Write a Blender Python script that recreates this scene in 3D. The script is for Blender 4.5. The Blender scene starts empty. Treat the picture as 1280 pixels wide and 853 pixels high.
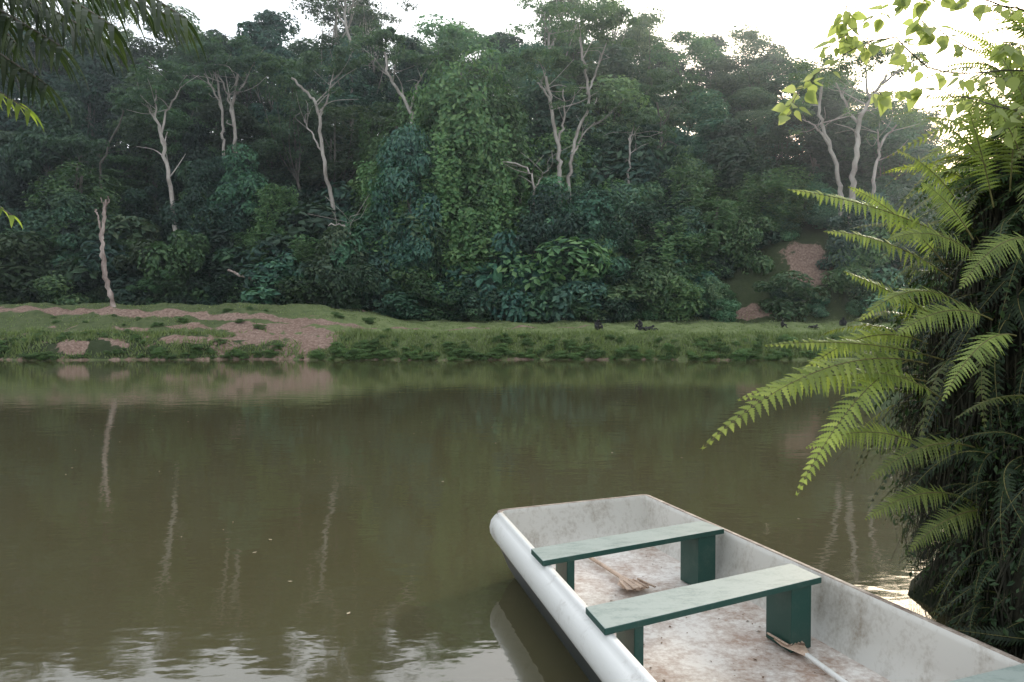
import bpy, math, random, bmesh
import numpy as np
from mathutils import Vector, Matrix, noise
rng = np.random.default_rng(11); random.seed(11)
scene = bpy.context.scene
COL = scene.collection
EYE = 2.1
# surveyed position: horizontal / vertical sight reading and distance from the viewing spot
def at(a, b, D): return np.array([(a-640)/995*D, D, EYE-(b-404)/995*D])
def sm(a, b, x):
    t = np.clip((x-a)/(b-a), 0, 1); return t*t*(3-2*t)

# ------------------------------------------------------------------ materials
def new_mat(name):
    m = bpy.data.materials.new(name); m.use_nodes = True
    nt = m.node_tree; nt.nodes.clear()
    out = nt.nodes.new('ShaderNodeOutputMaterial')
    return m, nt, out
def N(nt, t, **kw):
    n = nt.nodes.new(t)
    for k, v in kw.items():
        if k in n.inputs: n.inputs[k].default_value = v
        else: setattr(n, k, v)
    return n
def ramp(nt, fac, stops):
    r = nt.nodes.new('ShaderNodeValToRGB')
    els = r.color_ramp.elements
    while len(els) < len(stops): els.new(0.5)
    for e, (p, c) in zip(els, stops):
        e.position = p; e.color = (*c, 1) if len(c) == 3 else c
    nt.links.new(fac, r.inputs[0]); return r.outputs[0]
def mixc(nt, fac, a, b, mode='MIX'):
    m = nt.nodes.new('ShaderNodeMix'); m.data_type = 'RGBA'; m.blend_type = mode
    for s, v in ((0, fac), (6, a), (7, b)):
        if hasattr(v, 'is_linked') or hasattr(v, 'links'): nt.links.new(v, m.inputs[s])
        else:
            m.inputs[s].default_value = v if s == 0 else (*v, 1)
    return m.outputs[2]
def noise_tex(nt, scale, detail=4, rough=.6, vec=None, sc=None):
    n = N(nt, 'ShaderNodeTexNoise', Scale=scale, Detail=detail, Roughness=rough)
    tc = nt.nodes.new('ShaderNodeNewGeometry')
    src = tc.outputs['Position']
    if sc:
        mp = nt.nodes.new('ShaderNodeMapping'); mp.inputs['Scale'].default_value = sc
        nt.links.new(src, mp.inputs[0]); src = mp.outputs[0]
    nt.links.new(src, n.inputs['Vector'])
    return n.outputs['Fac']

def leaf_mat(name, cols, trans=.35, tcol=None, rough=.55, objcol=True, spec=.3):
    m, nt, out = new_mat(name)
    g = nt.nodes.new('ShaderNodeNewGeometry')
    c = ramp(nt, g.outputs['Random Per Island'], [(i/(len(cols)-1), k) for i, k in enumerate(cols)])
    if objcol:
        oi = nt.nodes.new('ShaderNodeObjectInfo')
        c = mixc(nt, 1.0, c, oi.outputs['Color'], 'MULTIPLY')
    p = N(nt, 'ShaderNodeBsdfPrincipled', Roughness=rough)
    p.inputs['Specular IOR Level'].default_value = spec
    nt.links.new(c, p.inputs['Base Color'])
    tr = nt.nodes.new('ShaderNodeBsdfTranslucent')
    tc = mixc(nt, 1.0, c, tcol or (1.3, 1.5, .6), 'MULTIPLY')
    nt.links.new(tc, tr.inputs['Color'])
    mx = nt.nodes.new('ShaderNodeMixShader'); mx.inputs[0].default_value = trans
    nt.links.new(p.outputs[0], mx.inputs[1]); nt.links.new(tr.outputs[0], mx.inputs[2])
    nt.links.new(mx.outputs[0], out.inputs[0])
    return m
def simple_mat(name, c1, c2, scale=4, rough=.8, bump=.3, sc=None, lo=.35, hi=.65, spec=.3, bd=.02):
    m, nt, out = new_mat(name)
    f = noise_tex(nt, scale, 6, .65, sc=sc)
    c = ramp(nt, f, [(lo, c1), (hi, c2)])
    p = N(nt, 'ShaderNodeBsdfPrincipled', Roughness=rough)
    p.inputs['Specular IOR Level'].default_value = spec
    nt.links.new(c, p.inputs['Base Color'])
    if bump:
        b = N(nt, 'ShaderNodeBump', Strength=bump, Distance=bd)
        nt.links.new(f, b.inputs['Height']); nt.links.new(b.outputs[0], p.inputs['Normal'])
    nt.links.new(p.outputs[0], out.inputs[0]); return m

M_leaf = leaf_mat('forest_leaf', [(.024,.068,.052),(.048,.11,.075),(.08,.155,.09),(.036,.09,.065)], .22)
M_leaf2 = leaf_mat('canopy_leaf', [(.05,.098,.066),(.078,.138,.085),(.115,.18,.10),(.056,.112,.075)], .35)
M_vine = leaf_mat('vine_leaf', [(.045,.10,.05),(.082,.155,.07),(.13,.20,.09)], .22)
M_bark = simple_mat('pale_bark', (.22,.19,.165), (.48,.44,.40), 1.5, .85, .3, (1,1,.4))
M_dbark = simple_mat('dark_bark', (.06,.055,.045), (.2,.18,.155), 1.5, .85, .3, (1,1,.4))
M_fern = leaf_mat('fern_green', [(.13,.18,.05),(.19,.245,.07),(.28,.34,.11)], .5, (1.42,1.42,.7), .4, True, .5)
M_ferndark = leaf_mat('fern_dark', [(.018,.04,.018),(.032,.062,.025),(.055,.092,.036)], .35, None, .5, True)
M_stem = simple_mat('frond_stem', (.10,.09,.03), (.16,.15,.05), 20, .6, 0)
M_broad = leaf_mat('broad_leaf', [(.28,.34,.14),(.36,.43,.18),(.44,.49,.24)], .6, (1.3,1.3,.8), .4, False)
M_palm = leaf_mat('palm_leaflet', [(.015,.028,.012),(.028,.045,.018),(.05,.07,.028)], .3, None, .4, False)
M_strand = simple_mat('dry_root_strand', (.010,.012,.008), (.04,.037,.022), 8, .9, 0)
M_grass = leaf_mat('grass_blade', [(.12,.16,.07),(.17,.22,.09),(.24,.28,.13),(.14,.19,.08)], .35, None, .6, False)

# ------------------------------------------------------------------ mesh helpers
class MB:
    def __init__(s): s.v=[]; s.f=[]; s.m=[]; s.n=0; s.sm=[]
    def add(s, V, F, mat=0, smooth=False):
        V=np.asarray(V,float).reshape(-1,3); F=np.asarray(F,int)
        if len(V)==0: return
        s.v.append(V); s.f.append(F+s.n); s.m.append(np.full(len(F),mat)); s.sm.append(np.full(len(F),smooth)); s.n+=len(V)
    def mesh(s, name, mats):
        me=bpy.data.meshes.new(name)
        V=np.concatenate(s.v); loops=[];starts=[];c=0
        for F in s.f:
            k=F.shape[1]; loops.append(F.reshape(-1)); starts.append(c+np.arange(len(F))*k); c+=F.size
        L=np.concatenate(loops); S=np.concatenate(starts)
        me.vertices.add(len(V)); me.vertices.foreach_set('co',V.reshape(-1).astype(np.float32))
        me.loops.add(len(L)); me.loops.foreach_set('vertex_index',L.astype(np.int32))
        me.polygons.add(len(S)); me.polygons.foreach_set('loop_start',S.astype(np.int32))
        for mt in mats: me.materials.append(mt)
        me.polygons.foreach_set('material_index',np.concatenate(s.m).astype(np.int32))
        me.polygons.foreach_set('use_smooth',np.concatenate(s.sm).astype(bool))
        me.update(calc_edges=True); me.validate(); return me
def obj(name, me, parent=None, loc=(0,0,0), rot=(0,0,0), scale=(1,1,1), color=None):
    o=bpy.data.objects.new(name, me); COL.objects.link(o)
    o.location=loc; o.rotation_euler=rot; o.scale=scale
    if color is not None: o.color=(*color,1)
    if parent: o.parent=parent
    return o
def unit(a): return a/np.maximum(np.linalg.norm(a,axis=-1,keepdims=True),1e-9)
def cards(P, Nn, size, asp=.5, rg=rng):
    n=len(P); Nn=unit(Nn); r=unit(rg.normal(size=(n,3)))
    T=unit(np.cross(Nn,r)); B=np.cross(Nn,T)
    s=np.asarray(size).reshape(-1,1)*np.ones((n,1))
    V=np.stack([P-T*s*.5, P+B*s*asp*.5-T*s*.05+Nn*s*.08, P+T*s*.5-Nn*s*.1, P-B*s*asp*.5-T*s*.05+Nn*s*.08],1)
    return V.reshape(-1,3), np.arange(n*4).reshape(n,4)
def tube(pts, rad, sides=7):
    pts=np.asarray(pts,float); n=len(pts); rad=np.broadcast_to(np.asarray(rad,float),(n,))
    T=unit(np.gradient(pts,axis=0)); ref=np.array([0.31,.95,.05])
    A=unit(np.cross(T,ref)); B=np.cross(T,A)
    an=np.linspace(0,2*np.pi,sides,endpoint=False)
    V=pts[:,None]+rad[:,None,None]*(np.cos(an)[None,:,None]*A[:,None]+np.sin(an)[None,:,None]*B[:,None])
    F=[]
    for i in range(n-1):
        for j in range(sides):
            k=(j+1)%sides; F.append([i*sides+j,i*sides+k,(i+1)*sides+k,(i+1)*sides+j])
    return V.reshape(-1,3),np.array(F)
def smoothline(pts, k=5, jit=0, rg=rng):
    pts=np.asarray(pts,float); n=len(pts); out=[]
    P=np.vstack([2*pts[0]-pts[1],pts,2*pts[-1]-pts[-2]])
    for i in range(n-1):
        p0,p1,p2,p3=P[i:i+4]
        for t in np.linspace(0,1,k,endpoint=False):
            out.append(.5*((2*p1)+(-p0+p2)*t+(2*p0-5*p1+4*p2-p3)*t*t+(-p0+3*p1-3*p2+p3)*t**3))
    out.append(pts[-1]); out=np.array(out)
    if jit: out[1:-1]+=rg.normal(size=out[1:-1].shape)*jit
    return out
def clump(C, rc, n, size, flat=.6, rg=rng, asp=.5, droop=0, shell=.45):
    d=unit(rg.normal(size=(n,3))+np.array([0,0,.3]))
    rr=rg.random((n,1))**shell
    P=C+d*rr*rc*np.array([1,1,flat])
    if droop: P[:,2]-=droop*rg.random(n)
    Nn=d*1.0+np.array([0,0,.55])+rg.normal(size=(n,3))*.38
    return cards(P,Nn,size*(.6+.8*rg.random(n)),asp,rg)

# ------------------------------------------------------------------ terrain
def edge(x):
    return 45.4+.35*np.sin(x*.31)+.25*np.sin(x*.83+1)+.12*np.sin(x*2.3)
def near_bank(x,y):
    b1=x-(3.15+.12*np.sin(y*1.7)+np.maximum(0,y-6.2)*.9)
    b2=(0.3+.2*np.sin(x*1.1))-y
    d=np.maximum(b1,b2)
    return np.clip(d*.9,-1.4,.45)+np.clip(d-.6,0,200)*.03
def terr(x,y):
    d=y-edge(x)
    left=sm(-5,-15,x)
    zc=np.where(d<0,np.maximum(d*.6,-1.4),1.35*sm(-.3,1.9,d)+.075*np.clip(d-1.5,0,12.5))
    zl=np.where(d<0,np.maximum(d*.5,-1.4),.8*sm(-.2,1.0,d)+.34*np.clip(d-.3,0,7.3)+.01*np.clip(d-8,0,6))
    z=zc*(1-left)+zl*left
    z=z+np.clip(d-14,0,35)*.5
    z=z+5.0*np.exp(-((x-24)/8.)**2)*sm(57.5,62.8,y)
    z=z+np.where(d>0,.07*np.sin(x*1.3+y*.7)+.05*np.sin(x*2.9-y*1.9),0)*sm(0,2,d)
    nb=near_bank(x,y)
    return np.where(y<30,nb,z)
xs=np.concatenate([np.linspace(-900,-60,16),np.arange(-58,52,.25),np.linspace(54,900,16)])
ys=np.concatenate([np.linspace(-300,-12,8),np.arange(-10,14,.35),np.arange(15,44,2.),np.arange(44.2,63,.16),np.arange(63.5,90,1.),np.linspace(95,1500,14)])
X,Y=np.meshgrid(xs,ys); Z=terr(X,Y)
nx,ny=len(xs),len(ys)
V=np.stack([X,Y,Z],-1).reshape(-1,3)
fine=lambda p: 44<p[1]<63 and abs(p[0])<58
rough=np.array([noise.fractal(Vector((p[0]*.9,p[1]*.9,0)),.8,2.,3) if fine(p) else 0 for p in V])
D_=V[:,1]-edge(V[:,0]); V[:,2]+=rough*.16*sm(0,1,D_)
idx=np.arange(nx*ny).reshape(ny,nx)
Fq=np.stack([idx[:-1,:-1],idx[:-1,1:],idx[1:,1:],idx[1:,:-1]],-1).reshape(-1,4)
mb=MB(); mb.add(V,Fq,0,True)
me=mb.mesh('ground',[])
x,y=V[:,0],V[:,1]; d=y-edge(x)
PX=[-40,-34,-22,-14,-10,-4,4,12]; PD=[6.9,6.8,5.9,4.8,4.5,5.8,8,9]
BL=[(-12.8,2.8,2.3,2.0,1.3),(-15.2,1.6,2.2,.9,1.1),(-19.5,1.4,2.4,.6,1.0),(-24.5,.7,3.0,.5,.95),(-31,1.4,4,.4,.6),(-24,3.2,4,.45,.7),(-11.5,1,1.4,.9,.85),(-17,3.3,2.4,.6,.95)]
pathd=np.interp(x,PX,PD)
pw=np.interp(x,[-40,-10,-6,10],[.62,.5,.3,.12])
e=np.exp(-((d-pathd)/pw)**2)*np.interp(x,[-40,-5,6,14],[1.15,1.0,.5,0])
nz=np.array([noise.fractal(Vector((p[0]*.55,p[1]*1.1,3.3)),.6,2.,5) if fine(p) else 0 for p in V])
patch=0*x
for cx,cd,rx,rd,k in BL: patch=patch+k*np.exp(-(((x-cx)/rx)**2+((d-cd)/rd)**2))
e=np.maximum(e,patch+nz*1.1*(patch>.08)-.15)
e=np.where((d>-.3)&(d<.12+.25*nz)&(x<14),np.maximum(e,.5),e)
e=np.where(d>14,np.clip(nz,0,1)*.3,e)
SC=[(22.8,61.3,1.35,1.3),(17.8,58.8,1.2,.6),(-10,58.0,1.0,.5)]
for cx,cy,rx,ry in SC: e=np.maximum(e,1.3*np.exp(-(((x-cx)/rx)**2+((y-cy)/ry)**2))+nz*.4*(np.abs(x-cx)<rx*2)*(np.abs(y-cy)<ry*1.6))
e=np.clip(e,0,1)
at_=me.attributes.new('earth','FLOAT','POINT'); at_.data.foreach_set('value',e.astype(np.float32))
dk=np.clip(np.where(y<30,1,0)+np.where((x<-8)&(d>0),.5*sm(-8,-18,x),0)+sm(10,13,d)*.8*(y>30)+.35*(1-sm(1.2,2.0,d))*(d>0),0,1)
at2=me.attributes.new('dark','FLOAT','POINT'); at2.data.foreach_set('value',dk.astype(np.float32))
m,nt,out=new_mat('ground_mat')
a=nt.nodes.new('ShaderNodeAttribute'); a.attribute_name='earth'
a2=nt.nodes.new('ShaderNodeAttribute'); a2.attribute_name='dark'
n1=noise_tex(nt,2.2,8,.7); n2=noise_tex(nt,.35,4); n3=noise_tex(nt,6,8,.75)
ad=N(nt,'ShaderNodeMath',operation='ADD'); nt.links.new(a.outputs['Fac'],ad.inputs[0])
ms=N(nt,'ShaderNodeMath',operation='MULTIPLY_ADD'); nt.links.new(n1,ms.inputs[0]); ms.inputs[1].default_value=1.1; ms.inputs[2].default_value=-.55
nt.links.new(ms.outputs[0],ad.inputs[1])
msk=ramp(nt,ad.outputs[0],[(.38,(0,0,0)),(.52,(1,1,1))])
gr=ramp(nt,n1,[(.3,(.09,.12,.05)),(.5,(.155,.195,.08)),(.7,(.22,.25,.12))])
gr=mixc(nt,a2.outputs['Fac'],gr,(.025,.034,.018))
ea=ramp(nt,n3,[(.3,(.12,.08,.065)),(.5,(.27,.195,.16)),(.7,(.45,.36,.31))])
ea=mixc(nt,n2,ea,(.78,.68,.61),'MULTIPLY')
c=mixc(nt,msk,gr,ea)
p=N(nt,'ShaderNodeBsdfPrincipled',Roughness=.95); p.inputs['Specular IOR Level'].default_value=.1
nt.links.new(c,p.inputs['Base Color'])
b=N(nt,'ShaderNodeBump',Strength=.8,Distance=.15); nt.links.new(n3,b.inputs['Height']); nt.links.new(b.outputs[0],p.inputs['Normal'])
nt.links.new(p.outputs[0],out.inputs[0])
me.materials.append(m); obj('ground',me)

# ------------------------------------------------------------------ water
mb=MB(); mb.add([(-900,-40,0),(900,-40,0),(900,60,0),(-900,60,0)],[[0,1,2,3]])
m,nt,out=new_mat('river_water')
p=N(nt,'ShaderNodeBsdfPrincipled',Roughness=.04,IOR=1.76)
w=noise_tex(nt,.12,3); wc=ramp(nt,w,[(.3,(.068,.061,.030)),(.7,(.082,.073,.037))])
nt.links.new(wc,p.inputs['Base Color'])
h1=noise_tex(nt,1.3,3,.55,sc=(1,1.6,1)); h2=noise_tex(nt,8,2,.5,sc=(1,1.5,1))
b1=N(nt,'ShaderNodeBump',Strength=.35,Distance=.012); nt.links.new(h1,b1.inputs['Height'])
b2=N(nt,'ShaderNodeBump',Strength=.2,Distance=.0025); nt.links.new(h2,b2.inputs['Height']); nt.links.new(b1.outputs[0],b2.inputs['Normal'])
nt.links.new(b2.outputs[0],p.inputs['Normal']); nt.links.new(p.outputs[0],out.inputs[0])
obj('river_water',mb.mesh('river_water',[m]))
mb=MB(); n=110
P=np.stack([rng.uniform(-9,4,n),rng.uniform(4,32,n),np.full(n,.006)],-1)
k=~((P[:,0]>-.6)&(P[:,1]<8)); P=P[k]
V_,F_=cards(P,np.tile([0,0,1.],(len(P),1))+rng.normal(size=(len(P),3))*.02,.025+.035*rng.random(len(P)),.5)
V_[:,2]=.006; mb.add(V_,F_)
M_dead=simple_mat('dead_leaf',(.3,.25,.15),(.45,.4,.3),5,.8,0)
obj('floating_leaves',mb.mesh('floating_leaves',[M_dead]))

# ------------------------------------------------------------------ tree generators
def gen_crown_tree(seed, H, R, ch, ncl, nl, size, leafm, pale=False, flat=.55, trunk=True, rc=.3, airy=False, tr=1., shell=.45):
    rg=np.random.default_rng(seed); mb=MB()
    base_z=H-ch
    cen=[]
    lob=[(rg.random()*6.28,rg.uniform(.5,1.1)) for _ in range(3)]
    for i in range(ncl):
        a=rg.random()*2*np.pi; q=rg.random()**.5
        u=rg.uniform(-1,1)
        prof=math.sqrt(max(0.05,1-u*u)) if not airy else (.55+.45*math.sin((u+1)*1.4))
        prof*=.75+.35*math.sin(a*2+lob[0][0])+.2*math.sin(u*5+lob[1][0])
        r=R*q*prof
        cen.append([r*math.cos(a),r*math.sin(a),base_z+ch*.5+u*ch*.46])
    cen=np.array(cen)
    if trunk:
        top=np.array([rg.normal()*.4,rg.normal()*.4,base_z+ch*.55])
        pts=smoothline([[0,0,-1],[rg.normal()*.4,rg.normal()*.4,H*.3],[rg.normal()*.7,rg.normal()*.7,max(base_z*.8,H*.4)],top],5)
        mb.add(*tube(pts,np.linspace(H*.012,H*.004,len(pts))*tr,7),1,True)
        for c in cen[rg.permutation(ncl)[:min(ncl,16)]]:
            s=pts[rg.integers(int(len(pts)*.5),len(pts)-1)]
            md=(s+c)/2+np.array([0,0,-.12*np.linalg.norm(c-s)])+rg.normal(size=3)*.3
            l=smoothline([s,md,c],4)
            mb.add(*tube(l,np.linspace(H*.0035,H*.001,len(l))*tr,5),1,True)
    for c in cen:
        rr=R*rc*(.5+1.*rg.random())
        v,f=clump(c,rr,int(nl*(.4+1.*(rr/(R*rc)))),size*rg.uniform(.8,1.25),flat,rg,shell=shell); mb.add(v,f,0)
    return mb.mesh('tree_mesh',[leafm, M_bark if pale else M_dbark])

dense=[gen_crown_tree(100+i,12,4.0,9.5,26,220,.44,M_leaf,rc=.40,flat=.7,shell=.22) for i in range(5)]
tall=[gen_crown_tree(150+i,20,4.6,17,38,200,.46,M_leaf if i%2 else M_leaf2,rc=.38,flat=.62,shell=.22) for i in range(6)]
canopy=[gen_crown_tree(200+i,20,5.2,11,42,120,.36,M_leaf2,flat=.42,rc=.29,shell=.35) for i in range(4)]
airy=[gen_crown_tree(300+i,22,5.5,9,34,85,.28,M_leaf2,pale=True,flat=.32,rc=.24,airy=True) for i in range(3)]
bush=[gen_crown_tree(400+i,3,1.7,2.8,12,180,.24,M_vine,trunk=False,rc=.46,flat=.75,shell=.22) for i in range(4)]
bushd=[gen_crown_tree(450+i,3,1.7,2.8,12,130,.34,M_leaf,trunk=False,rc=.46,flat=.75,shell=.22) for i in range(3)]
def gen_vine(seed,H,R):
    rg=np.random.default_rng(seed); mb=MB()
    for i in range(64):
        a=rg.random()*2*np.pi; z0=H*(.3+.7*rg.random()); rr=R*(.55+.6*rg.random())*(1-.35*abs(z0/H-.65))
        c=np.array([rr*math.cos(a),rr*math.sin(a),z0])
        ln=rg.uniform(1.2,4.8); n=int(52*ln)
        t=rg.random(n)
        P=c+np.stack([rg.normal(size=n)*.36*(1-t*.7),rg.normal(size=n)*.36*(1-t*.7),-t*ln],-1)
        Nn=np.array([math.cos(a),math.sin(a),.45])+rg.normal(size=(n,3))*.35
        mb.add(*cards(P,Nn,.2+.24*rg.random(n),.6,rg),0)
    for i in range(30):
        a=rg.random()*2*np.pi; rr=R*.85*rg.random()**.5
        mb.add(*clump(np.array([rr*math.cos(a),rr*math.sin(a),H*rg.uniform(.05,1.0)]),1.15*rg.uniform(.6,1.3),140,.32,.75,rg,shell=.22),0)
    mb.add(*tube([[0,0,-1],[0.1,0,H*.5],[0,0,H*.95]],[.3,.22,.1]),1,True)
    return mb.mesh('vine_mesh',[M_vine,M_dbark])
vines=[gen_vine(500+i,14,2.6) for i in range(5)]

skyx=[-300,0,120,230,300,380,450,540,600,660,730,790,840,900,960,1010,1050,1090,1150,1200,1300,1600]
skyy=[-10,6,12,22,38,12,0,16,32,10,-10,16,46,22,42,66,86,114,148,174,190,200]
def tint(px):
    b=float(np.interp(px,[0,250,420,600,900,1100],[.55,.68,.92,1.15,1.08,1.2]))  # shaded left and lit centre of the forest, put into instance colour
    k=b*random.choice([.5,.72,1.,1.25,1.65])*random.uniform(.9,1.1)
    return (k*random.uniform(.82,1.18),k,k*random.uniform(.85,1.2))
forest=bpy.data.objects.new('forest',None); COL.objects.link(forest)
cnt=0
def T1(x,y): return float(terr(np.array(x),np.array(y)))
def put(meshes, x, y, h, h0, wide=1., zoff=0, tn=None):
    global cnt
    for cx,cy,rx,ry in SC:
        if abs(x-cx)<rx*1.5 and y<cy+1.3:
            if y>cy-2.2: return
            h=min(h,1.2)
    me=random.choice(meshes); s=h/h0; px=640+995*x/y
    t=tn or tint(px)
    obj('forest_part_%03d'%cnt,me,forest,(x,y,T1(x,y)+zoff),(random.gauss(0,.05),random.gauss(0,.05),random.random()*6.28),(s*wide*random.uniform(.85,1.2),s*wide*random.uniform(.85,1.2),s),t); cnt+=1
for (D0,D1,step,frac0,frac1,kind) in [(87,92,4.4,.84,1.0,'t'),(79,85,3.0,.86,1.05,'m'),(74,78,3.8,.66,.97,'t'),(68.5,73,4.0,.5,.88,'c'),(65.5,68,3.4,.34,.72,'d'),(62.5,65,3.6,.18,.46,'d')]:
    px=-120
    while px<1340:
        D=random.uniform(D0,D1); x=(px-640)/995*D
        ytop=np.interp(px,skyx,skyy)+random.uniform(-18,26)
        fr=random.uniform(frac0,frac1)
        ztop=EYE+(404-ytop)/995*D*1.0
        zt=EYE+(ztop-EYE)*fr
        h=max(3.0,zt-T1(x,D))
        ms={'c':canopy+tall,'d':dense,'m':canopy+airy+tall[:3],'t':tall}[kind]
        H0={'c':20,'m':20,'d':12,'t':20}[kind]
        wd=min(1.5,max(.9,7.5/h)) if kind=='d' else min(1.7,max(.9,17/h))
        put(ms,x,D,h,H0,wd*random.uniform(.8,1.3))
        px+=step*995/D*random.uniform(.5,1.5)
for i in range(270):
    D=random.uniform(59.0,72)
    if D>66 and random.random()<.7: D=random.uniform(59,63)
    px=random.uniform(-80,1300); x=(px-640)/995*D
    h=random.choice([1.5,2.2,3,4.2,5.5])*random.uniform(.8,1.15)*(1 if D>61 else .7)
    if x>15: h*=.75
    put(bush if random.random()<.55 else bushd,x,D,h,3,random.uniform(.85,1.35),-.3)
for i in range(95):
    px=-60+i*14.5+random.uniform(-12,12); D=random.uniform(58.2,60.2)
    put(bush+bushd,(px-640)/995*D,D,random.uniform(.7,3.4),3,random.uniform(1.,1.5),-.2)
# vine-hung columns
for (px,pt,D,w) in [(585,82,62.5,1.5),(612,104,63,1.2),(560,170,61.5,1.2),(500,205,62,1.),(655,240,61.5,1.0),(720,265,61,.9),(350,235,62,.8),(830,270,61.5,.9),(440,280,61.5,.8),(638,140,62.5,1.1),(330,290,61,.7),(250,240,63,.8),(770,230,62.5,.8),(890,250,62.5,.9),(960,215,64,1.),(90,210,63,.9),(540,105,64,1.1),(480,150,65,.9),(700,170,65,.9),(395,300,60.5,.7),(180,300,61,.8),(855,200,64,.9)]:
    x=(px-640)/995*D; h=EYE+(404-pt)/995*D-T1(x,D)
    k=random.uniform(.8,1.5)*float(np.interp(px,[0,300,500],[.6,.75,1.05]))  # same left-side shading multiplied into the vine colour
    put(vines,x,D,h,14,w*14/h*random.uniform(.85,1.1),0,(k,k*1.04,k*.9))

# ------------------------------------------------------------------ individual pale-trunked trees
def feature_tree(name, lines, crowns, D, bark=M_bark, leaf=M_leaf2, size=.3, tn=(1,1,1), cover=True):
    rg=np.random.default_rng(int(lines[0][0][0][0])); mb=MB(); s=D/995
    base=at(*lines[0][0][0],D); g=T1(base[0],base[1])
    for li,(pts,r0,r1) in enumerate(lines):
        W=[at(a,b,D) for a,b in pts]
        for k,w_ in enumerate(W): w_[1]+=(rg.normal()*.5 if k and li else 0)
        if li==0: W=[np.array([base[0],base[1],g-.5])]+W if base[2]>g+.3 else W
        L=smoothline(W,5,.06,rg)
        r=np.linspace(r0,r1,len(L))*s*.66
        mb.add(*tube(L,r,8),1,True)
        for q in range(5 if li else 4):
            i=rg.integers(len(L)//2,len(L)-1); e_=L[i]+rg.normal(size=3)*np.array([1.7,1.2,.7])+np.array([0,0,1.2])
            sub=smoothline([L[i],(L[i]+e_)/2+rg.normal(size=3)*.25,e_],3)
            mb.add(*tube(sub,np.linspace(r[i]*.42,.018,7),5),1,True)
            if q%2 and crowns: mb.add(*clump(e_,.75,60,size,.4,rg),0)
    for (a,b,rp,n) in crowns:
        c=at(a,b,D); R=rp*s
        for k in range(n):
            o=unit(rg.normal(size=3))*rg.random()**.5*R*np.array([1,1,.45])
            mb.add(*clump(c+o,R*.32*rg.uniform(.7,1.3),100,size,.4,rg),0)
    V0=np.array([base[0],base[1],g])
    for i in range(len(mb.v)): mb.v[i]=mb.v[i]-V0
    me=mb.mesh(name,[leaf,bark]); obj(name,me,None,V0,color=tn)
    if cover and base[2]>g+1.2:
        h=base[2]-g+rg.uniform(.3,1.2)
        for dx in (-1.3,.2,1.5):
            hh=h*rg.uniform(.72,1.02); xx=base[0]+dx+rg.normal()*.3; yy=D-1.3-rg.random()
            yy=max(yy,58.6); hh=max(1.,base[2]-T1(xx,yy))*rg.uniform(.72,1.02)
            if hh>6: put(dense,xx,yy,hh*1.04,12,min(1.4,7/hh))
            else: put(bush+bushd,xx,yy,hh*1.05,3,min(1.3,3.6/hh))
R='rainforest_tree'
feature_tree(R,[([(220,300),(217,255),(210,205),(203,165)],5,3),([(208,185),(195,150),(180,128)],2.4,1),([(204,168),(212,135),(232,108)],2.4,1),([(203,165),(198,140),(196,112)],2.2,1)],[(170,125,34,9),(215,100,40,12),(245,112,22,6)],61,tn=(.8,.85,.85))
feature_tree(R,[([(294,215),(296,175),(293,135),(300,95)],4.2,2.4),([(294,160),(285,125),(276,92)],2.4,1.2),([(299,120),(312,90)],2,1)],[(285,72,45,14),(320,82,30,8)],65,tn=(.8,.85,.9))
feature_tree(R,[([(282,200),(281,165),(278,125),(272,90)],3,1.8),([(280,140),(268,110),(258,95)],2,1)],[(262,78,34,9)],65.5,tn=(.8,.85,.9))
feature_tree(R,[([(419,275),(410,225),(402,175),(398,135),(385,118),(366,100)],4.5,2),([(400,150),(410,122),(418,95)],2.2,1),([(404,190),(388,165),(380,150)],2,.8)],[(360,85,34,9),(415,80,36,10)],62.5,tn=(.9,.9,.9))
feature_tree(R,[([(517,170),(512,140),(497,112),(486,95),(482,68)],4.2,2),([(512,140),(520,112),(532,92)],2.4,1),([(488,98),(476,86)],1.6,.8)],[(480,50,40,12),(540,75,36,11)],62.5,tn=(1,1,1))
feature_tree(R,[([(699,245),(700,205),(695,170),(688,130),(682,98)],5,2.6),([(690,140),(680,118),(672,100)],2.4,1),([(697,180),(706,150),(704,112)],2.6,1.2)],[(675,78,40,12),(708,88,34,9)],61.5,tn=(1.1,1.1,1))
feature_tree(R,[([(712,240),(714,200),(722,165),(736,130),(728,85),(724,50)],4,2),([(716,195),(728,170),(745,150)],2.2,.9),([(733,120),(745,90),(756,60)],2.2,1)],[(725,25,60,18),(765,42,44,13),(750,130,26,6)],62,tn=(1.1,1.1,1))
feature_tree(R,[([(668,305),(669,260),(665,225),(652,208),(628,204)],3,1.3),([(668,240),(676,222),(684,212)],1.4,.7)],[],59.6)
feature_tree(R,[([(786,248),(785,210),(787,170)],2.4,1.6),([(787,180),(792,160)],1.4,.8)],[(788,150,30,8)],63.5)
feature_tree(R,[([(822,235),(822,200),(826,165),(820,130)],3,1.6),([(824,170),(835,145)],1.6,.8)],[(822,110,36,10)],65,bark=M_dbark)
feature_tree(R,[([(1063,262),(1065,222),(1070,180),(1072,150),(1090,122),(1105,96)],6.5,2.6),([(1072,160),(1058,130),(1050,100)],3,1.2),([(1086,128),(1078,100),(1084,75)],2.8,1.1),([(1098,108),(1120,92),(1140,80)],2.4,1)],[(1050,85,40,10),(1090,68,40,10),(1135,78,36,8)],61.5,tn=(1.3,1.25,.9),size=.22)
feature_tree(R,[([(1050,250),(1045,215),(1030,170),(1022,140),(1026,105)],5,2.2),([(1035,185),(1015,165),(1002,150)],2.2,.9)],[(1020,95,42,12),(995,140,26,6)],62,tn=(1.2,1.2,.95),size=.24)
feature_tree(R,[([(1090,245),(1092,210),(1102,178),(1118,158)],4,1.6),([(1098,190),(1090,165)],2,.9)],[(1120,142,36,9),(1092,150,22,5)],62.5,tn=(1.2,1.2,.95),size=.24)
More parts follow.
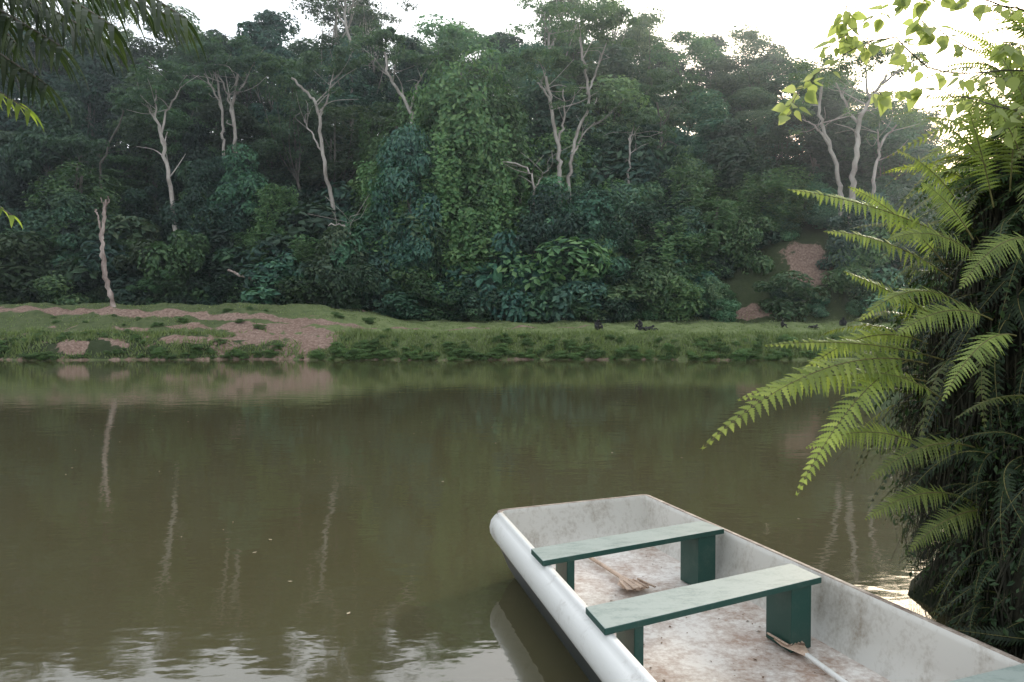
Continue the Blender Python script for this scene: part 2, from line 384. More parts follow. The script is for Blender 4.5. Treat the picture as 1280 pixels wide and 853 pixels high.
feature_tree(R,[([(440,95),(440,60),(432,25),(438,-5)],4,2),([(436,40),(420,15),(408,0)],2,.8),([(437,20),(452,0)],2,.8)],[(410,0,36,9),(450,-8,44,12)],76,tn=(1,1,1.05),cover=False)
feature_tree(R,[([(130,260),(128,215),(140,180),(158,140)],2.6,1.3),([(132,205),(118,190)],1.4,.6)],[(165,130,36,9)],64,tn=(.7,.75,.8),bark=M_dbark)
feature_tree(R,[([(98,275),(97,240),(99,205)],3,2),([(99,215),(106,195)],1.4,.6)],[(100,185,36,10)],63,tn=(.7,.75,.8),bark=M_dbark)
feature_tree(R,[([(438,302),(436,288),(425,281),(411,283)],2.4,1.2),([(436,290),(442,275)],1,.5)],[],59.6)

# ------------------------------------------------------------------ dead snag and fallen log
def woody(name, lines, D, mat):
    mb=MB(); s=D/995; base=at(*lines[0][0][0],D); 
    for pts,r0,r1 in lines:
        L=smoothline([at(a,b,D) for a,b in pts],6,.03); r=np.linspace(r0,r1,len(L))*s*(1+.15*rng.normal(size=len(L)))
        mb.add(*tube(L-base,r,9),0,True)
    return obj(name,mb.mesh(name,[mat]),None,base)
M_snag=simple_mat('dead_wood',(.14,.10,.085),(.46,.38,.34),3,.9,.5,(1,1,.3))
woody('dead_tree_snag',[([(149,408),(144,388),(136,358),(130,325),(129,295),(132,268),(135,250)],3.7,1.5),([(130,300),(127,284),(123,268),(121,262)],1.6,.8),([(132,272),(131,258),(128,248)],1.2,.5),([(133,262),(138,252),(137,246)],1.1,.5)],51.6,M_snag)
woody('fallen_log',[([(286,338),(300,344),(316,350),(331,360)],1.4,2.2),([(312,348),(320,345)],.9,.5)],58.0,M_snag)

# ------------------------------------------------------------------ grass and bank plants
mb=MB(); n=90000
gx=rng.uniform(-36,34,n); gd=np.where(rng.random(n)<.55,rng.uniform(.05,2.6,n),rng.uniform(.3,14,n))
def esamp(xx,dd):
    pd=np.interp(xx,PX,PD)
    e=np.exp(-((dd-pd)/.6)**2)*(xx<-2)
    for cx,cd,rx,rd,k in BL: e=np.maximum(e,k*np.exp(-(((xx-cx)/rx)**2+((dd-cd)/rd)**2)))
    return e
keep=rng.random(n)>esamp(gx,gd)*1.6; gx,gd=gx[keep],gd[keep]; n=len(gx)
gy=edge(gx)+gd; gz=terr(gx,gy)-.02
hh=np.where(gd<2.4,.1+.34*rng.random(n)**2,.03+.1*rng.random(n)**2)*(np.array([.5+.9*abs(noise.noise(Vector((a*.5,b*.6,0)))) for a,b in zip(gx,gy)])*1.4)
P=np.stack([gx,gy,gz],-1); an=rng.random(n)*6.28; wv=np.stack([np.cos(an),np.sin(an),0*an],-1)*(.02+.03*rng.random(n))[:,None]
tip=P+np.stack([rng.normal(size=n)*.4*hh,rng.normal(size=n)*.4*hh,hh],-1)
V_=np.stack([P-wv,P+wv,tip],1).reshape(-1,3); mb.add(V_,np.arange(n*3).reshape(n,3))
obj('grass',mb.mesh('grass',[M_grass]))
bankp=bpy.data.objects.new('bank_plants',None); COL.objects.link(bankp)
for i in range(900):
    lf=i%2
    x_=random.uniform(-36,-7) if lf else random.uniform(-12,34)
    dd=random.choice([random.uniform(0,.5),random.uniform(.2,2.0),random.uniform(0.2,6.5)]) if lf else random.choice([random.uniform(-.1,.4),random.uniform(.1,1.5)])
    if random.random()<esamp(x_,dd)*2.0: continue
    if lf and abs(dd-np.interp(x_,PX,PD))<.9: continue
    y_=float(edge(np.array(x_)))+dd; s=random.uniform(.03,.09)+random.random()**3*.09
    k=random.uniform(.85,1.5)
    obj('bank_plant_%03d'%i,random.choice(bush),bankp,(x_,y_,T1(x_,y_)-.05),(0,0,random.random()*6),(s*2.,s*1.8,s),(k*1.05,k,k*.75))
obj('bank_plant_edge',bush[0],bankp,tuple(at(925,452,44.6)),(0,0,1),(.3,.3,.22),(1.3,1.3,1.))

# ------------------------------------------------------------------ bonobos
M_fur,nt,out=new_mat('black_fur')
p=N(nt,'ShaderNodeBsdfPrincipled',Roughness=.8); f=noise_tex(nt,30,4)
nt.links.new(ramp(nt,f,[(.3,(.004,.004,.005)),(.7,(.02,.018,.018))]),p.inputs['Base Color'])
b=N(nt,'ShaderNodeBump',Strength=.6,Distance=.02); nt.links.new(f,b.inputs['Height']); nt.links.new(b.outputs[0],p.inputs['Normal']); nt.links.new(p.outputs[0],out.inputs[0])
def skin_fig(name, J, E, loc, rz, s=1.):
    me=bpy.data.meshes.new(name); names=list(J); ix={k:i for i,k in enumerate(names)}
    me.from_pydata([J[k][:3] for k in names],[(ix[a],ix[b]) for a,b in E],[])
    o=obj(name,me,None,loc,(0,0,rz),(s,s,s))
    md=o.modifiers.new('skin','SKIN')
    for k in names:
        sv=me.skin_vertices[0].data[ix[k]]; r=J[k][3]; sv.radius=(r,r)
    me.skin_vertices[0].data[0].use_root=True
    md.use_smooth_shade=True
    o.modifiers.new('sub','SUBSURF').levels=1; o.modifiers['sub'].render_levels=2
    me.materials.append(M_fur); return o
E0=[('pel','bel'),('bel','che'),('che','nec'),('nec','hea'),('hea','muz'),('hea','cro'),('hea','earL'),('hea','earR')]
for S in 'LR': E0+= [('che','sh'+S),('sh'+S,'el'+S),('el'+S,'wr'+S),('wr'+S,'ha'+S),('pel','hi'+S),('hi'+S,'kn'+S),('kn'+S,'an'+S),('an'+S,'to'+S)]
def sit(leanx=0,arm=0):
    J={'pel':(0,0,.14,.16),'bel':(0,.0,.3,.17),'che':(0,-.05,.47,.16),'nec':(0,-.09,.6,.08),'hea':(leanx,-.14,.69,.095),'muz':(leanx,-.23,.655,.05),'cro':(leanx,-.1,.77,.06),'earL':(leanx+.11,-.12,.7,.022),'earR':(leanx-.11,-.12,.7,.022)}
    for S,q in (('L',1),('R',-1)):
        J['sh'+S]=(q*.17,-.06,.52,.075); J['el'+S]=(q*.27,-.2,.34,.055); J['wr'+S]=(q*.18,-.38,.3+arm,.04); J['ha'+S]=(q*.14,-.46,.26+arm,.035)
        J['hi'+S]=(q*.12,-.05,.12,.1); J['kn'+S]=(q*.22,-.32,.34,.075); J['an'+S]=(q*.16,-.4,.06,.045); J['to'+S]=(q*.17,-.54,.035,.03)
    return J
def lie():
    J={'pel':(0,0,.14,.14),'bel':(.2,0,.16,.15),'che':(.42,0,.2,.15),'nec':(.55,-.03,.29,.08),'hea':(.64,-.06,.36,.095),'muz':(.70,-.14,.33,.05),'cro':(.64,-.03,.44,.06),'earL':(.73,-.02,.38,.022),'earR':(.55,-.08,.38,.022)}
    for S,q in (('L',1),('R',-1)):
        J['sh'+S]=(.45,q*.15,.24,.07); J['el'+S]=(.5,q*.24-.05,.09,.055); J['wr'+S]=(.7,q*.16-.1,.06,.04); J['ha'+S]=(.78,q*.16-.1,.04,.033)
        J['hi'+S]=(-.03,q*.1,.13,.1); J['kn'+S]=(-.2,q*.2,.26,.075); J['an'+S]=(-.42,q*.15,.07,.045); J['to'+S]=(-.53,q*.15,.04,.03)
    return J
def ground_pt(a,D):
    x_=(a-640)/995*D; return (x_,D,T1(x_,D)+.02)
for (a,D,J,rz,s) in [(746,50.5,sit(.03),.5,.95),(801,50.8,sit(-.04,.1),-.9,.8),(806,50.3,lie(),.2,.85),(817,50.8,lie(),2.9,.75),(977,51.5,sit(0),1.2,.72),(1054,53.5,sit(.02),-.5,.85),(1015,52,lie(),.4,.6)]:
    skin_fig('bonobo',J,E0,ground_pt(a,D),rz,s)

# ------------------------------------------------------------------ boat
boat=bpy.data.objects.new('rowing_boat',None); COL.objects.link(boat)
def paint(name, base, dirt, amt, scale=6, rough=.45, sc=None, fine=.5):
    m,nt,out=new_mat(name)
    a=noise_tex(nt,scale,8,.7,sc=sc); bb=noise_tex(nt,scale*9,5,.7)
    ms=N(nt,'ShaderNodeMath',operation='MULTIPLY_ADD'); nt.links.new(bb,ms.inputs[0]); ms.inputs[1].default_value=fine; nt.links.new(a,ms.inputs[2])
    c=ramp(nt,ms.outputs[0],[(.5+.25-amt,base),(.5+.25-amt+.13,tuple(.55*x+.45*y for x,y in zip(base,dirt))),(.5+.25-amt+.3,dirt)])
    p=N(nt,'ShaderNodeBsdfPrincipled',Roughness=rough); nt.links.new(c,p.inputs['Base Color'])
    b=N(nt,'ShaderNodeBump',Strength=.2,Distance=.003); nt.links.new(ms.outputs[0],b.inputs['Height']); nt.links.new(b.outputs[0],p.inputs['Normal'])
    nt.links.new(p.outputs[0],out.inputs[0]); return m
M_white=paint('white_hull_paint',(.70,.70,.67),(.42,.40,.36),-.06,3,.32)
M_inner=paint('inner_hull_paint',(.52,.505,.46),(.27,.23,.18),.02,3.4,.5,sc=(1,1,.5))
M_floor=paint('floor_paint',(.71,.68,.635),(.33,.23,.175),.07,3.2,.55,fine=.62)
M_rim=paint('worn_wood_rim',(.42,.37,.31),(.14,.10,.075),.2,8,.7)
M_dark=paint('dark_hull',(.02,.03,.035),(.06,.06,.055),.05,5,.35)
M_green=paint('green_paint',(.006,.052,.040),(.035,.075,.06),.02,8,.45)
M_gtop=paint('worn_green_top',(.30,.345,.315),(.16,.21,.185),.04,6,.4,sc=(1,2.5,1))
M_pad=paint('paddle_wood',(.56,.42,.32),(.28,.18,.12),.05,9,.5)
Lb,Rb=np.array([-.12,6.72]),np.array([1.24,7.34]); Ls,Rs=np.array([1.12,1.3]),np.array([3.09,1.5])
corn=[Ls,Lb,Rb,Rs]
def rounded(corners, rads, k=7):
    out=[];tag=[]
    n=len(corners)
    for i in range(n):
        p0,p1,p2=corners[i-1],corners[i],corners[(i+1)%n]; rad=rads[i]; rad2=rads[(i+1)%n]
        a=unit(p0-p1);b_=unit(p2-p1)
        s,e_=p1+a*rad,p1+b_*rad
        for t in np.linspace(0,1,k):
            out.append((1-t)**2*s+2*t*(1-t)*p1+t*t*e_)
            tag.append(i)
        s2=p2-b_*rad2
        for t in np.linspace(0,1,14)[1:-1]:
            out.append(e_*(1-t)+s2*t); tag.append(i+.5)
    return np.array(out),np.array(tag)
path,tag=rounded(corn,[.12,.09,.05,.12])
nP=len(path)
tan=unit(np.roll(path,-1,0)-np.roll(path,1,0)); nor=np.stack([-tan[:,1],tan[:,0]],-1)
cen=path.mean(0); sg=np.sign(((path-cen)*nor).sum(1)); nor*=sg[:,None]
def side_n(i):
    t=unit(corn[(i+1)%4]-corn[i]); n_=np.array([-t[1],t[0]]); return n_*np.sign((corn[i]-cen)@n_)
SN=[side_n(i) for i in range(4)]
prof=[(-.16,-.12,4),(-.05,.08,4),(.015,.255,4),(.03,.27,0),(.06,.30,0),(.085,.35,0),(.090,.40,0),(.078,.45,0),(.05,.482,0),(.022,.494,0),(.02,.512,3),(-.022,.512,3),(-.026,.47,1),(-.05,.3,1),(-.085,.12,1)]
wgt=np.ones(nP); wgt[tag==1.5]=.35
c1=np.where(tag==1)[0]; wgt[c1]=np.linspace(1,.35,len(c1)); c2=np.where(tag==2)[0]; wgt[c2]=np.linspace(.35,1,len(c2))
def offs(o_,z,w_):
    off=o_*(w_ if o_>.023 else 1); br=1-(w_-.35)/.65
    if o_<.02 and z<.47: off-=br*(.5-z)*.3
    return off
mb=MB(); K=len(prof); VV=[]
for i in range(nP):
    for pi_,(o_,z,mt) in enumerate(prof):
        if tag[i]==int(tag[i]) and o_<.0 and z<.48:
            ci=int(tag[i]); nA,nB=SN[ci-1],SN[ci]
            oA=offs(o_,z,.35 if (ci-1)%4==1 else 1.); oB=offs(o_,z,.35 if ci==1 else 1.)
            dlt=np.linalg.solve(np.array([nA,nB]),np.array([oA,oB])); q=corn[ci]+dlt
            q=q+ (path[i]-corn[ci])*.02
        else:
            q=path[i]+nor[i]*offs(o_,z,wgt[i])
        VV.append((q[0],q[1],z))
for k in range(K-1):
    F_=[];Fm=[]
    for i in range(nP):
        j=(i+1)%nP; F_.append([i*K+k,j*K+k,j*K+k+1,i*K+k+1])
        mt=prof[k+1][2]
        if mt==3 and (tag[i]<1.0): mt=0
        Fm.append(mt)
    mb.f.append(np.array(F_)); mb.m.append(np.array(Fm)); mb.sm.append(np.full(len(F_),True))
mb.v.append(np.array(VV)); mb.n=len(VV)
me=mb.mesh('hull',[M_white,M_inner,M_floor,M_rim,M_dark]); 
bm=bmesh.new(); bm.from_mesh(me); bm.verts.ensure_lookup_table(); BV=list(bm.verts)
for kk,mi in ((K-1,2),(0,4)):
    f_=bm.faces.new([BV[i*K+kk] for i in range(nP)]); f_.material_index=mi
bmesh.ops.recalc_face_normals(bm,faces=bm.faces); bm.to_mesh(me); bm.free()
for p_ in me.polygons:
    if len(p_.vertices)>8: p_.use_smooth=False
hull=obj('hull',me,boat)
def slab(name, quad, z0, z1, mats, bev=.006, parent=boat):
    vs=[(q[0],q[1],z0) for q in quad]+[(q[0],q[1],z1) for q in quad]
    me=bpy.data.meshes.new(name); me.from_pydata(vs,[],[(3,2,1,0),(4,5,6,7),(0,1,5,4),(1,2,6,5),(2,3,7,6),(3,0,4,7)])
    for m_ in mats: me.materials.append(m_)
    if len(mats)>1: me.polygons[1].material_index=1
    bm=bmesh.new(); bm.from_mesh(me); bmesh.ops.recalc_face_normals(bm,faces=bm.faces)
    bm.to_mesh(me); bm.free()
    o=obj(name,me,parent); bv=o.modifiers.new('b','BEVEL'); bv.width=bev; bv.segments=2
    return o
def lerp(a,b,t): return np.array(a)*(1-t)+np.array(b)*t
def bench(tag_,LF,LN,RF,RN):
    LF,LN,RF,RN=map(np.array,(LF,LN,RF,RN))
    slab('bench_'+tag_,[LN,RN,RF,LF],.513,.552,[M_green,M_gtop])
    for nm,t0,t1 in (('leg_left_'+tag_,.12,.165),('leg_right_'+tag_,.84,.965)):
        q=[lerp(LN,RN,t0),lerp(LN,RN,t1),lerp(LF,RF,t1),lerp(LF,RF,t0)]
        c_=sum(q)/4; q=[c_+(k_-c_)*.86 for k_ in q]
        slab(nm,q,.125,.512,[M_green])
    q=[lerp(LF,LN,.45)+0,lerp(RF,RN,.45),lerp(RF,RN,.55),lerp(LF,LN,.55)]
    q=[lerp(q[0],q[1],.17),lerp(q[0],q[1],.83),lerp(q[3],q[2],.83),lerp(q[3],q[2],.17)]
    slab('brace_'+tag_,q,.47,.512,[M_green])
bench('fore',(.13,5.43),(.20,5.15),(1.49,6.21),(1.60,5.96))
bench('mid',(.40,4.31),(.47,4.0),(1.80,5.10),(1.89,4.82))
bench('stern',(.78,2.95),(.95,2.3),(2.42,3.63),(2.62,3.0))
# specks of leaf litter and grit on the boat floor and benches
ax=unit((Ls+Rs)/2-(Lb+Rb)/2); vx=np.array([-ax[1],ax[0]])
if vx[0]<0: vx=-vx
mid=(Lb+Rb)/2
mb=MB(); n=260
s_=rng.uniform(.35,4.3,n); w_=rng.uniform(-.52,.52,n)*np.interp(s_,[0,4.3],[1,1.15])
side=rng.random(n)<.45; w_=np.where(side,np.sign(w_)*(.42+.12*rng.random(n)),w_)
P=np.concatenate([mid+ax*s_[:,None]+vx*w_[:,None],np.full((n,1),.124)],1)
v_,f_=cards(P,np.tile([0,0,1.],(n,1))+rng.normal(size=(n,3))*.12,.008+.03*rng.random(n)**3,.5); v_[:,2]=np.maximum(v_[:,2],.1225)
mb.add(v_,f_)
obj('leaf_litter',mb.mesh('leaf_litter',[simple_mat('litter',(.07,.045,.03),(.28,.19,.12),40,.9,0)]),boat)
def paddle(name, p0, p1, blade, z0,z1, shaftm, bladem):
    mb=MB(); p0=np.array([*p0,z0]); p1=np.array([*p1,z1])
    mb.add(*tube(np.linspace(p0,p1,6),.016,8),0,True)
    dr=unit(p1-p0); sd=unit(np.cross([0,0,1],dr)); up=np.cross(dr,sd)
    L,W=blade; prof_=[(-.02,.018),(.05,.045),(.12,W*.45),(L*.5,W*.5),(L*.85,W*.46),(L,W*.3)]
    vs=[];F_=[]
    for (l,w_) in prof_:
        for sx,h in ((-1,0),(-.5,.011),(0,.017),(.5,.011),(1,0),(0,-.012)):
            vs.append(p1+dr*l+sd*sx*w_+up*h)
    for i in range(len(prof_)-1):
        for j in range(6):
            k_=(j+1)%6; F_.append([i*6+j,i*6+k_,(i+1)*6+k_,(i+1)*6+j])
    mb.add(vs,F_,1,False)
    mb.add(vs[-6:],[[0,1,2,3,4,5]],1)
    for sx in (-.8,-.4,0,.4,.8):
        mb.add(*tube(np.linspace(p1+dr*.1+sd*sx*W*.42+up*.016,p1+dr*(L+.03)+sd*sx*W*.6+up*.012,4),.008,5),1,True)
    return obj(name,mb.mesh(name,[shaftm,bladem]))
paddle('wooden_paddle',(.60,6.68),(.84,6.02),(.27,.23),.16,.16,M_pad,M_pad)
paddle('wooden_paddle',(2.02,3.1),(1.72,4.62),(.28,.15),.165,.16,M_white,M_pad)

# ------------------------------------------------------------------ ferns
def bez(P0,P1,P2,n):
    t=np.linspace(0,1,n)[:,None]; return (1-t)**2*P0+2*t*(1-t)*P1+t*t*P2
def frond(mb,P0,Pm,P1,nh,plen=.16,npair=30,lobes=6,rg=rng,mi=0,ms=1,start=.12,width=.026,end=.008):
    P0,Pm,P1,nh=[np.asarray(q,float) for q in (P0,Pm,P1,nh)]
    C=bez(P0,Pm,P1,npair+1); T=unit(np.gradient(C,axis=0))
    mb.add(*tube(C,np.linspace(.006,.0015,len(C)),5),ms,True)
    L=np.linalg.norm(np.diff(C,axis=0),axis=1).sum()
    vs=[];F_=[];c=0
    for i in range(1,npair+1):
        t=i/npair
        if t<start: continue
        tt=(t-start)/(1-start)
        pl=plen*min(1,.45+2.0*tt)*(1-tt**2.0)**.9*rg.uniform(.88,1.08)+end
        S=unit(np.cross(T[i],nh)); U=np.cross(S,T[i])
        for q in (-1,1):
            if rg.random()<.02: continue
            d_=unit(S*q+T[i]*(.28+.25*tt)+U*rg.normal()*.16+T[i]*rg.normal()*.05-np.array([0,0,.12]))
            wv=unit(np.cross(d_,U)); K_=lobes*2
            b0=C[i]
            wd=min(width,L/npair*.58)
            for k in range(K_+1):
                s_=k/K_; w_=wd*(1-s_**1.4)*(1. if k%2 else .45)+.0006
                if k==0: w_=.003
                pc=b0+d_*pl*s_-np.array([0,0,1])*pl*.25*s_*s_
                vs+= [pc-wv*w_,pc+U*.002,pc+wv*w_]
            for k in range(K_):
                a_=c+k*3; F_+=[[a_,a_+1,a_+4,a_+3],[a_+1,a_+2,a_+5,a_+4]]
            c+=(K_+1)*3
    mb.add(vs,F_,mi)
variants=[]
for i in range(7):
    mb=MB(); rg=np.random.default_rng(900+i); dr=rg.uniform(-.75,.1)
    frond(mb,(0,0,0),(.5,rg.normal()*.08,.30+.1*rg.random()),(.95,rg.normal()*.12,dr),(0,0,1),.12+.05*rg.random(),34,3,rg)
    variants.append(mb.mesh('frond_mesh',[M_fern,M_stem]))
dvar=[]
for i in range(5):
    mb=MB(); rg=np.random.default_rng(950+i)
    frond(mb,(0,0,0),(.4,rg.normal()*.1,.15),(.6,rg.normal()*.12,-.8*rg.random()-.1),(0.2,0,1),.11,28,2,rg)
    dvar.append(mb.mesh('frond_mesh_dark',[M_ferndark,M_stem]))
tree=bpy.data.objects.new('fern_covered_tree',None); COL.objects.link(tree)
fc=0
def fern_mass(tag_,CX,CY,zs,rs,nfr,nroot,ncr,zlo,zhi,bright):
    global fc
    cr_=lambda z: np.interp(z,zs,rs)
    vs=[];nu,nv=40,60
    for i in range(nv+1):
        z=zs[0]+(zs[-1]-zs[0])*i/nv
        for j in range(nu):
            a_=2*math.pi*j/nu; r=cr_(z)*.85*(1+.35*noise.fractal(Vector((math.cos(a_)*1.6,math.sin(a_)*1.6+CX,z*1.1)),.8,2.,4))
            vs.append((CX+r*math.cos(a_),CY+r*math.sin(a_),z))
    mb=MB(); mb.add(vs,[[i*nu+j,i*nu+(j+1)%nu,(i+1)*nu+(j+1)%nu,(i+1)*nu+j] for i in range(nv) for j in range(nu)],0,True)
    obj('trunk_'+tag_,mb.mesh('trunk',[M_strand]),tree)
    mb=MB(); n=nroot
    z=rng.uniform(zlo+.1,zhi*.85,n); a_=rng.random(n)*6.28; r=cr_(z)*(.85+.4*rng.random(n))
    P=np.stack([CX+r*np.cos(a_),CY+r*np.sin(a_),z],-1); ln=rng.uniform(.2,.9,n); ln=np.minimum(ln,z-.02)
    w_=np.stack([-np.sin(a_),np.cos(a_),0*a_],-1)*(.0025+.004*rng.random(n))[:,None]
    mp_=P+np.stack([rng.normal(size=n)*.04,rng.normal(size=n)*.04,-ln*.5],-1); ep=P+np.stack([rng.normal(size=n)*.08,rng.normal(size=n)*.08,-ln],-1)
    V_=np.stack([P-w_,P+w_,mp_+w_,mp_-w_,ep+w_*.3,ep-w_*.3],1).reshape(-1,3)
    b6=np.arange(n)*6; F_=np.concatenate([np.stack([b6,b6+1,b6+2,b6+3],-1),np.stack([b6+3,b6+2,b6+4,b6+5],-1)])
    mb.add(V_,F_); obj('hanging_roots_'+tag_,mb.mesh('hanging_roots',[M_strand]),tree)
    mb=MB(); n=ncr
    z=rng.uniform(zlo,zhi,n); a_=rng.random(n)*6.28; r=cr_(z)*(.9+.5*rng.random(n))
    P=np.stack([CX+r*np.cos(a_),CY+r*np.sin(a_),z],-1); Nn=np.stack([np.cos(a_),np.sin(a_),.5+0*a_],-1)+rng.normal(size=(n,3))*.5
    mb.add(*cards(P,Nn,.025+.045*rng.random(n),.45)); obj('creeper_leaves_'+tag_,mb.mesh('creeper_leaves',[M_ferndark]),tree,color=(1,1,1))
    for i in range(nfr):
        z=random.uniform(zlo+.15,zhi); a_=random.uniform(math.pi*.55,math.pi*1.95) if random.random()<.85 else random.random()*2*math.pi
        r=float(cr_(z))*random.uniform(.8,1.05)
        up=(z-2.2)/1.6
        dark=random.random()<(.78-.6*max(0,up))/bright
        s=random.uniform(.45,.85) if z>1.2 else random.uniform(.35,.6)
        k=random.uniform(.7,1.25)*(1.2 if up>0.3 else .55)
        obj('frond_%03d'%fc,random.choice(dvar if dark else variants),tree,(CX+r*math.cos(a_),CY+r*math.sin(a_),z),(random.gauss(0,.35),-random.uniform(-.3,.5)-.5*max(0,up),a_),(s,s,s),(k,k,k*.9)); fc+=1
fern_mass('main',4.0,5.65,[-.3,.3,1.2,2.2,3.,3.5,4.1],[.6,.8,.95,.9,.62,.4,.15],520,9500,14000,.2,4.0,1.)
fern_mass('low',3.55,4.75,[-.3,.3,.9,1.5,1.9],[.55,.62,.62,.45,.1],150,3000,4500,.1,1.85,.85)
def hero(name,p0,p1,arch,depth0,depth1,plen,npair=36,nh=(-.15,-.75,.65),k=(1.2,1.25,1.)):
    A=at(*p0,depth0); B=at(*p1,depth1); M=(A+B)/2+np.array([0,0,arch])
    nh=np.array(nh)+rng.normal(size=3)*.15
    mb=MB(); frond(mb,A,M,B,nh,plen,npair,6)
    obj(name,mb.mesh(name,[M_fern,M_stem]),tree,color=k)
H=[((1190,300),(985,238),.10,5.3,5.0,.14),((1180,330),(1060,235),.12,5.2,5.2,.12),((1160,455),(880,560),.42,5.2,4.7,.16),
((1140,450),(998,618),.30,5.2,4.7,.14),((1190,410),(1055,340),.05,5.3,5.1,.12),((1180,450),(958,432),.12,5.3,5.0,.09),
((1170,480),(925,500),.22,5.3,5.1,.14),((1160,560),(1010,560),.20,5.2,5.1,.12),((1160,430),(1000,470),.30,5.4,5.3,.12),
((1240,260),(1200,120),.1,5.2,5.2,.14),((1260,240),(1270,90),.1,5.2,5.1,.14),((1200,260),(1120,190),.12,5.3,5.3,.13),((1275,200),(1215,100),.1,4.9,4.9,.15),
((1230,330),(1110,300),.2,5.0,4.8,.13),((1240,400),(1120,420),.2,4.9,4.7,.13),((1200,620),(1085,650),.14,5.0,4.8,.11),((1220,560),(1090,600),.2,5.0,4.8,.12),((1240,640),(1140,690),.15,4.9,4.7,.12),((1290,300),(1200,360),.2,4.7,4.5,.14),
((1190,350),(1030,290),.15,5.2,5.0,.12),((1200,380),(1075,400),.25,5.1,4.9,.12),((1180,500),(1060,470),.15,5.1,5.0,.11),((1230,210),(1160,150),.1,5.2,5.2,.12),((1290,160),(1235,60),.1,5.1,5.0,.13),((1215,300),(1150,230),.1,5.0,5.0,.12),((1270,420),(1180,500),.25,4.7,4.5,.12)]
for i,h_ in enumerate(H):
    kk=random.uniform(.9,1.4)*(.6 if h_[1][1]>590 and i!=3 else 1); hero('long_frond_%02d'%i,*h_,k=(kk,kk*1.0,kk*.9))

# ------------------------------------------------------------------ leafy tree, upper right
def leafshape(mb,P,dr,nrm,L,mi):
    sd=unit(np.cross(dr,nrm)); W=L*.36
    pr=[(0,.02),(.12,.75),(.32,1.),(.6,.72),(.85,.25),(1,.01)]
    vs=[]
    for (t,w_) in pr:
        c_=P+dr*L*t-nrm*L*.12*t*t
        vs+=[c_-sd*W*w_+nrm*L*.05*w_,c_,c_+sd*W*w_+nrm*L*.05*w_]
    F_=[]
    for i in range(5):
        a_=i*3; F_+=[[a_,a_+1,a_+4,a_+3],[a_+1,a_+2,a_+5,a_+4]]
    mb.add(vs,F_,mi,True)
mb=MB()
mb.add(*tube(smoothline([[4.5,5,-.2],[4.4,4.9,1.5],[4.5,4.8,3.2],[4.3,4.7,4.6]],6),np.linspace(.09,.04,19),8),1,True)
tw=[([(1480,150),(1330,100),(1200,75),(1090,60),(1020,95),(978,150)],4.6),([(1480,60),(1330,30),(1200,12),(1110,15),(1040,55)],4.5),([(1480,210),(1320,160),(1230,135),(1150,110),(1080,120)],4.7),([(1480,40),(1300,-20),(1200,-25),(1120,-10)],4.3),([(1200,75),(1170,45),(1150,20)],4.6),([(1330,100),(1290,60),(1250,55)],4.5),([(1090,60),(1060,30),(1050,5)],4.6),([(1320,160),(1280,140),(1240,170)],4.7)]
for pts,D in tw:
    W=[at(a,b_,D)+np.array([0,rng.normal()*.08,0]) for a,b_ in pts]
    if pts[0][0]>1400: W=[np.array([4.45,4.8,min(4.5,W[0][2]-.3)])]+W
    L=smoothline(W,6,.008); mb.add(*tube(L,np.linspace(.008 if pts[0][0]>1400 else .004,.0015,len(L)),5),1,True)
    for i in range(2,len(L)):
        for q in range(rng.integers(1,5)):
            o_=L[i]+(L[i-1]-L[i])*rng.random()
            dr=unit(rng.normal(size=3)*np.array([1,.7,.5])+np.array([-.3,0,-.75]))
            st=o_+dr*.04
            mb.add(*tube([o_,(o_+st)/2,st],.0015,4),1)
            leafshape(mb,st,dr,unit(rng.normal(size=3)*.6+np.array([0,-.5,.8])),rng.uniform(.05,.11),0)
me=mb.mesh('broadleaf_tree',[M_broad,M_dbark]); obj('broadleaf_tree',me)

# ------------------------------------------------------------------ palm, upper left
mb=MB()
mb.add(*tube(smoothline([[-4.9,4.4,-.8],[-4.8,4.4,2],[-4.6,4.3,4.6]],8),np.linspace(.2,.15,17)*(1+.08*np.sin(np.arange(17)*2.2)),12),1,True)
def palm_frond(A,M,B,ll,n=70,droop=.9,mi=0):
    A,M,B=[np.array(q,float) for q in (A,M,B)]; C=bez(A,M,B,n+1); T=unit(np.gradient(C,axis=0))
    mb.add(*tube(C,np.linspace(.02,.004,n+1),6),1,True)
    for i in range(6,n+1):
        t=i/n; l_=ll*(1-.4*t**3)*rng.uniform(.8,1.1)
        S=unit(np.cross(T[i],[0,0,1]))
        for q in (-1,1):
            d0=unit(S*q*.8+T[i]*.6+rng.normal(size=3)*.08); p=C[i].copy(); w=.014; vs=[]
            sd=unit(np.cross(d0,[0,0,1])+rng.normal(size=3)*.2); dd=d0.copy()
            for k in range(6):
                ww=w*(1-(k/5)**2)+.001; vs+=[p-sd*ww,p+sd*ww]
                dd=unit(dd+np.array([0,0,-.34*droop])); p=p+dd*l_/5
            mb.add(vs,[[2*k,2*k+1,2*k+3,2*k+2] for k in range(5)],mi)
cr=np.array([-4.6,4.3,4.7])
palm_frond(cr,(-3.2,4.3,4.7),(-1.72,4.2,3.70),.46)
palm_frond(cr,(-3.4,4.0,4.5),(-1.95,3.9,3.55),.44)
palm_frond(cr,(-3.6,4.2,4.3),(-2.25,4.0,3.48),.46)
palm_frond(cr,(-3.6,4.5,4.1),(-2.5,4.3,3.38),.42)
palm_frond(cr,(-3.5,4.6,4.4),(-2.3,4.5,3.70),.44)
palm_frond(cr,(-3.9,4.7,4.0),(-2.72,4.5,3.30),.24,44,.9,2)
palm_frond(cr,(-4.2,4.7,3.6),(-2.88,4.6,2.72),.16,40,.9,2)
palm_frond(cr,(-3.6,3.6,4.6),(-2.0,3.4,3.58),.40)
palm_frond(cr,(-3.6,4.9,4.6),(-2.1,4.9,3.98),.44)
